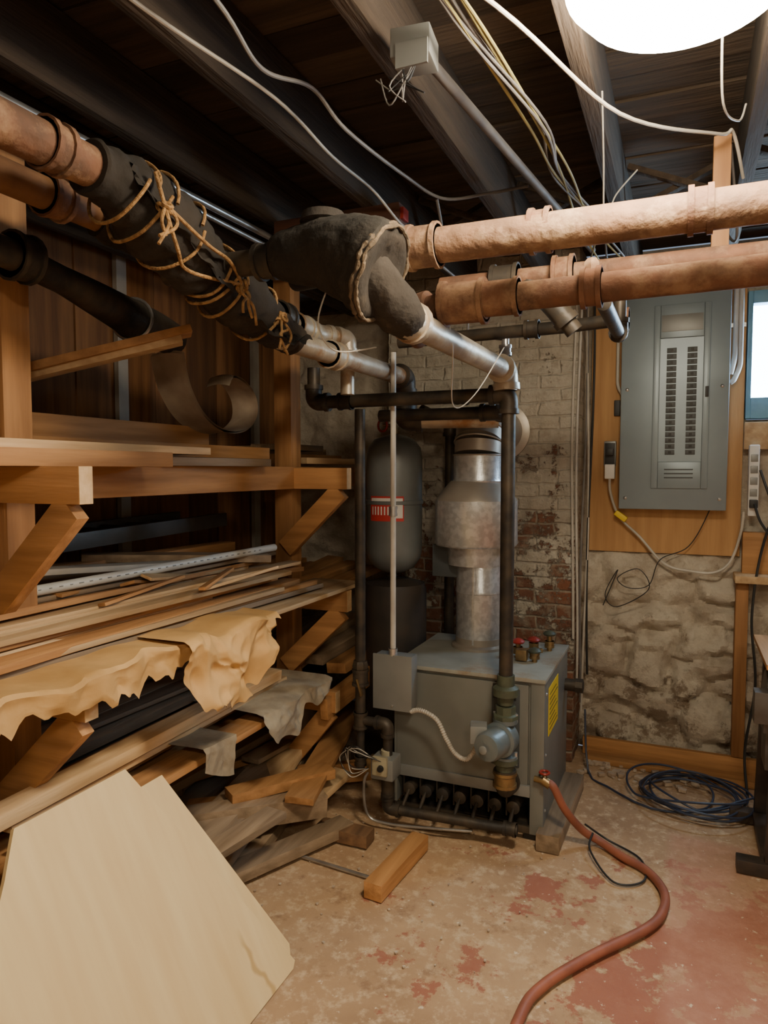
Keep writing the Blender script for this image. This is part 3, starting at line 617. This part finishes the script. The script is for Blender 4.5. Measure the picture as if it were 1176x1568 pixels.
# ------------------------------------------------------------------ lumber rack
g=G('lumber_rack')
for py in (-.1,1.38,2.87):
    g.bx(-1.755,-1.665,py-.04,py+.05,0,2.42,wz,.004)
    for zt in (1.51,.965,.50):
        xe=-1.36 if zt>.6 else -1.42
        g.bx(-2.32,xe,py-.085,py-.04,zt-.095,zt,wx,.003)
        g.bx(xe-.001,xe+.001,py-.084,py-.041,zt-.094,zt-.001,wend)
        g.board((-1.68,py-.063,zt-.37),(xe-.04,py-.063,zt-.10),.04,.085,wx)
g.bx(-1.76,-1.72,1.44,2.83,1.41,1.51,wy,.003); g.bx(-1.665,-1.625,1.45,3.5,1.415,1.515,wy,.003)
g.bx(-2.3,-2.26,.0,3.8,1.41,1.51,wy,.003)
for a,b2 in ((-2.30,-2.05),(-2.04,-1.78),(-1.62,-1.36)): g.bx(a,b2,-.2,2.96,.968,.985,wpale,.002)
g.bx(-1.78,-1.62,-.2,2.82,.966,.984,wy,.002)
g.bx(-2.3,-1.78,-.2,3.4,.50,.52,wy,.002)
g.done()
g=G('lumber_boards')
def bd(x,y0,y1,z,w,h,m,dx=0,dz=0): g.board((x,y0,z+h/2),(x+dx,y1,z+h/2+dz),w,h,m)
bd(-2.0,.2,2.45,1.60,.14,.07,wy); bd(-1.86,.2,2.42,1.60,.09,.075,wy); bd(-1.85,.0,2.75,1.55,.24,.05,wy); bd(-1.60,.1,1.79,1.51,.20,.045,wy,.02)
bd(-1.60,.2,2.1,1.555,.18,.025,wpale,-.06); bd(-2.12,.2,2.7,1.51,.2,.04,wpale); bd(-1.9,.4,2.7,1.512,.25,.035,wgrey); bd(-2.15,.2,2.2,1.55,.14,.12,wgrey); bd(-1.62,1.9,2.5,1.515,.05,.03,wgrey,.03)
bd(-1.85,2.95,3.6,1.53,.12,.05,wy); bd(-2.0,2.95,3.7,1.53,.12,.09,wpale); bd(-1.7,2.95,3.5,1.53,.1,.03,wpale); bd(-1.9,3.0,3.4,1.60,.2,.03,wgrey)
g.board((-2.0,1.40,1.73),(-1.46,1.86,1.945),.10,.025,wy); g.board((-2.05,1.38,1.70),(-1.48,1.84,1.915),.075,.028,wpale)
g.done()
g=G('lumber_boards')
random.seed(3)
for k in range(110):
    lay=k//15; w=R(.015,.065); h=R(.007,.018); L_=R(1.1,2.6); ye=R(2.0,2.74)
    x=R(-2.22,-1.42-.035*lay); z=.99+lay*.018
    dx=R(-.09,.09)
    g.board((x,ye-L_,z+h/2+R(0,.004)),(min(x+dx,-1.40),ye,z+h/2+R(-.002,.010)),w,h,random.choice((wpale,wpale,wgrey,wpale,wy,wy)),R(-.25,.25),.001)
for k in range(14):
    x=R(-1.95,-1.45); y0=R(1.3,2.2); g.board((x,y0,1.09+R(-.03,.06)),(x+R(-.15,.15),y0+R(.2,.5),1.09+R(-.03,.05)),R(.02,.05),.010,random.choice((wpale,wy)),R(-.4,.4),.001)
g.board((-1.82,.6,1.27),(-1.78,2.2,1.14),.10,.018,M('primed_white_board',(.62,.55,.44),(.5,.42,.32)))
g.board((-1.95,1.0,1.15),(-1.6,2.75,1.06),.10,.02,wy); g.board((-1.5,.9,1.03),(-1.56,2.65,1.02),.08,.02,wy)
g.board((-2.1,2.0,1.17),(-1.62,2.55,1.13),.11,.03,wgrey); g.board((-2.1,1.2,1.14),(-2.0,2.8,1.14),.09,.04,wy)
g.done()
g=G('pvc_pipe'); g.cyl((-1.70,1.36,1.155),(-1.63,2.62,1.165),.0155,pvc)
for k in range(30): g.box((-1.695+.0021*k+.0145,1.45+.036*k,1.1585+.0003*k),(.002,R(.008,.02),.003),boxg)
g.done()
g=G('extension_ladder')
al=M('ladder_dark',(.12,.11,.10),(.07,.065,.06),rough=.5,metal=.5)
g.board((-1.98,1.6,1.24),(-1.98,2.75,1.27),.025,.06,al); g.board((-2.25,1.6,1.24),(-2.25,2.75,1.27),.025,.06,al)
for k in range(8): g.cyl((-2.25,1.65+k*.15,1.26),(-1.98,1.65+k*.15,1.26),.014,al,10)
g.done()
g=G('lumber_boards')
for k in range(26):
    w=R(.05,.16); h=R(.015,.04); ye=R(2.3,3.5); L_=R(1.2,2.4); x=R(-2.2,-1.82) if ye>2.8 else R(-2.2,-1.52)
    g.board((x,ye-L_,.53+(k//6)*.04),(x+R(-.05,.05),ye,.53+(k//6)*.04),w,h,random.choice((wy,wgrey,wgrey,wpale)),R(-.1,.1),.002)
g.board((-1.47,1.2,.56),(-1.50,2.72,.535),.11,.022,wy); g.board((-1.55,1.2,.61),(-1.60,2.6,.60),.08,.02,wpale)
for k in range(6): g.board((-1.6-.12*k,2.95,.92+.02*(k%2)),(-1.6-.12*k,3.62,.95+.02*(k%3)),.1,.03,random.choice((wy,wgrey)),R(-.1,.1))
for k in range(6): g.board((-1.5-.12*k,2.95,.56+.03*(k%2)),(-1.5-.12*k,3.62,.58+.04*(k%3)),.1,.05,random.choice((wy,wgrey,wpale)),R(-.1,.1))
g.board((-1.46,2.75,.43),(-1.42,3.6,.52),.04,.10,wy)
g.done()
g=G('lumber_boards')
for k in range(34):
    x=R(-2.25,-1.45); y=R(1.6,3.0); a=R(-.5,.5); l=R(.3,1.1)
    z=.03+.045*(k//7)
    g.board((x-math.sin(a)*l/2,y-math.cos(a)*l/2,z),(x+math.sin(a)*l/2,min(y+math.cos(a)*l/2,3.5),z+R(0,.03)),R(.06,.15),R(.02,.05),random.choice((wy,wgrey,wgrey,wpale)),R(-.1,.1))
g.board((-1.62,2.25,.22),(-1.36,2.62,.22),.09,.04,wy); g.board((-1.7,2.1,.17),(-1.33,2.50,.14),.09,.09,wgrey); g.board((-1.5,2.0,.04),(-1.25,2.55,.04),.09,.045,wgrey)
g.board((-1.42,2.5,.12),(-1.38,2.75,.16),.12,.03,wpale); g.board((-1.6,2.75,.10),(-1.32,2.95,.10),.04,.09,wy)
g.done()
g=G('cardboard_box'); cb=M('cardboard',(.20,.11,.06),(.14,.08,.04)); g.bx(-2.2,-1.78,3.02,3.5,0,.42,cb,.005); g.bx(-2.2,-1.99,3.01,3.5,.42,.425,cb); g.done()
def drape(y0,y1,xt,xe,zt,zb,seed,amp=.03,m=paper,nu=130,nv=50,fz=1.):
    def f(u,v):
        y=y0+(y1-y0)*u; b_=zb(u)
        if v<.3: p=V((xt+(xe-xt)*v/.3,y,zt+.01))
        else: p=V((xe,y,zt-(zt-b_)*(v-.3)/.7))
        q=V((y*7,p.z*7,seed)); k=amp*min(1,v/.25)
        ds,_=noise.voronoi(V((y*9*fz,p.z*9*fz+p.x*6,seed))); d2,_=noise.voronoi(V((y*24*fz,p.z*24*fz+p.x*14,seed+3)))
        return p+V((k*(noise.noise(q)+1.3*min(ds[0],.6)+.6*min(d2[0],.6)),k*.9*noise.noise(q+V((5,5,5))),k*.7*noise.noise(q+V((9,2,5)))))
    g.grid(f,nu,nv,m,False)
g=G('kraft_paper')
drape(.2,1.70,-1.52,-1.345,.992,lambda u:.885+.02*math.sin(u*13)+.018*noise.noise(V((u*40,0,0)))*2+.055*u,1.)
drape(1.60,2.12,-1.55,-1.33,1.0,lambda u:.99-.23*math.sin(math.pi*min(1,max(0,u*.95+.08)))**.6+.02*noise.noise(V((u*14,3,0)))*2,5.,.055,fz=.8)
g.done()
g=G('grey_felt_sheet')
drape(2.2,2.72,-1.75,-1.43,.59,lambda u:.53-.09*max(0,math.sin(u*5.5))-.015*math.sin(u*19),9.,.03,felt,80,30)
drape(1.80,1.98,-1.70,-1.41,.59,lambda u:.53-.07*u,4.,.025,felt,40,24)
g.done()
g=G('curled_duct_insulation')
C=[V((0,2.10,1.92)),V((0,2.14,1.80)),V((0,2.23,1.70)),V((0,2.36,1.65)),V((0,2.50,1.66)),V((0,2.59,1.72)),V((0,2.59,1.80)),V((0,2.52,1.86)),V((0,2.44,1.875)),V((0,2.41,1.84))]
C=smooth_path(C,8); cm=M('insulation_strip',(.46,.38,.29),(.30,.23,.17),rough=.6,scale=8)
for o_ in (0,.009): g.grid(lambda u,v:V((-1.76+.15*(v-.5)*(1-.25*u),*(C[round(u*(len(C)-1))].yz)))+V((0,o_*.7,o_+.01*math.sin(v*3))),len(C)-1,4,cm)
g.done()
# ------------------------------------------------------------------ plywood sheets
def sheet(name,x0,x1,z0,z1,pts,t):
    g=G(name); P=[V((x0+(x1-x0)*s,y,z0+(z1-z0)*s)) for s,y in pts]
    nrm=V((z1-z0,0,x0-x1)).normalized(); g.prism(P,nrm*-t,plym); return g.done()
sheet('plywood_sheet',-1.045,-1.385,.005,.685,[(0,.55),(0,1.765),(.018,1.785),(1,1.455),(1,1.107),(.88,1.047)],.012)
sheet('plywood_sheet',-1.075,-1.385,.005,.61,[(0,.60),(0,1.80),(.05,1.82),(1,1.60),(1,1.15)],.012)
# ------------------------------------------------------------------ floor items
g=G('garden_hose')
P=[(-.465,2.752,.27),(-.44,2.745,.255),(-.40,2.76,.17),(-.34,2.82,.07),(-.27,2.84,.025),(-.18,2.77,.019),(-.092,2.71,.018),(-.032,2.60,.018),(-.03,2.48,.018),(-.077,2.357,.018),(-.234,2.142,.018),(-.341,1.966,.018),(-.376,1.826,.018),(-.38,1.5,.018),(-.3,1.1,.018)]
g.tube(smooth_path(P,10),.0155,hosem,16); g.cyl((-.485,2.755,.275),(-.455,2.750,.262),.02,brass); g.done()
cable('floor_wire',[(-.33,2.83,.09),(-.25,2.88,.02),(-.12,2.80,.01),(-.1,2.65,.01),(-.2,2.60,.01),(-.3,2.75,.03),(-.3,2.83,.06)],.004,blackp)
g=G('wood_offcut'); g.board((-.965,2.17,.032),(-.93,2.56,.032),.07,.06,wy); g.done()
g=G('metal_rod'); g.cyl((-1.42,2.32,.008),(-.99,2.28,.008),.007,chrome,10); g.done()
g=G('wood_offcut'); g.board((-1.35,2.50,.03),(-1.12,2.50,.03),.08,.05,wdark); g.done()
g=G('plaster_rubble')
for k in range(60):
    x=R(-.45,.1); y=R(3.5,3.70); s=R(.004,.018); g.box((x,y,s*.5),(s*2,s*1.6,s),crumb,Matrix.Rotation(R(0,3),3,'Z'),.001)
for k in range(70):
    x=R(-1.5,-.3); y=R(1.9,2.8); s=R(.002,.005); g.box((x,y,s*.5),(s*2,s*1.6,s),crumb,Matrix.Rotation(R(0,3),3,'Z'))
g.done()
# ------------------------------------------------------------------ light + camera
w=bpy.data.worlds.new('World'); bpy.context.scene.world=w; w.use_nodes=True
WN=w.node_tree.nodes
WN['Background'].inputs[0].default_value=(.6,.75,1,1); WN['Background'].inputs[1].default_value=.4
l=bpy.data.lights.new('window_daylight','AREA'); l.shape='RECTANGLE'; l.size=.45; l.size_y=.5; l.energy=16; l.color=(.6,.8,1)
o=bpy.data.objects.new('window_daylight',l); o.location=(.58,3.84,2.06); o.rotation_euler=(math.radians(-70),0,0); bpy.context.scene.collection.objects.link(o)
cam=bpy.data.cameras.new('camera'); cam.sensor_fit='VERTICAL'; cam.sensor_height=24; cam.lens=24*1080/1568; cam.clip_start=.02
co=bpy.data.objects.new('camera',cam); co.location=(0,0,1.5); co.rotation_euler=(math.radians(90-3.4),0,math.radians(23)); bpy.context.scene.collection.objects.link(co)
bpy.context.scene.camera=co
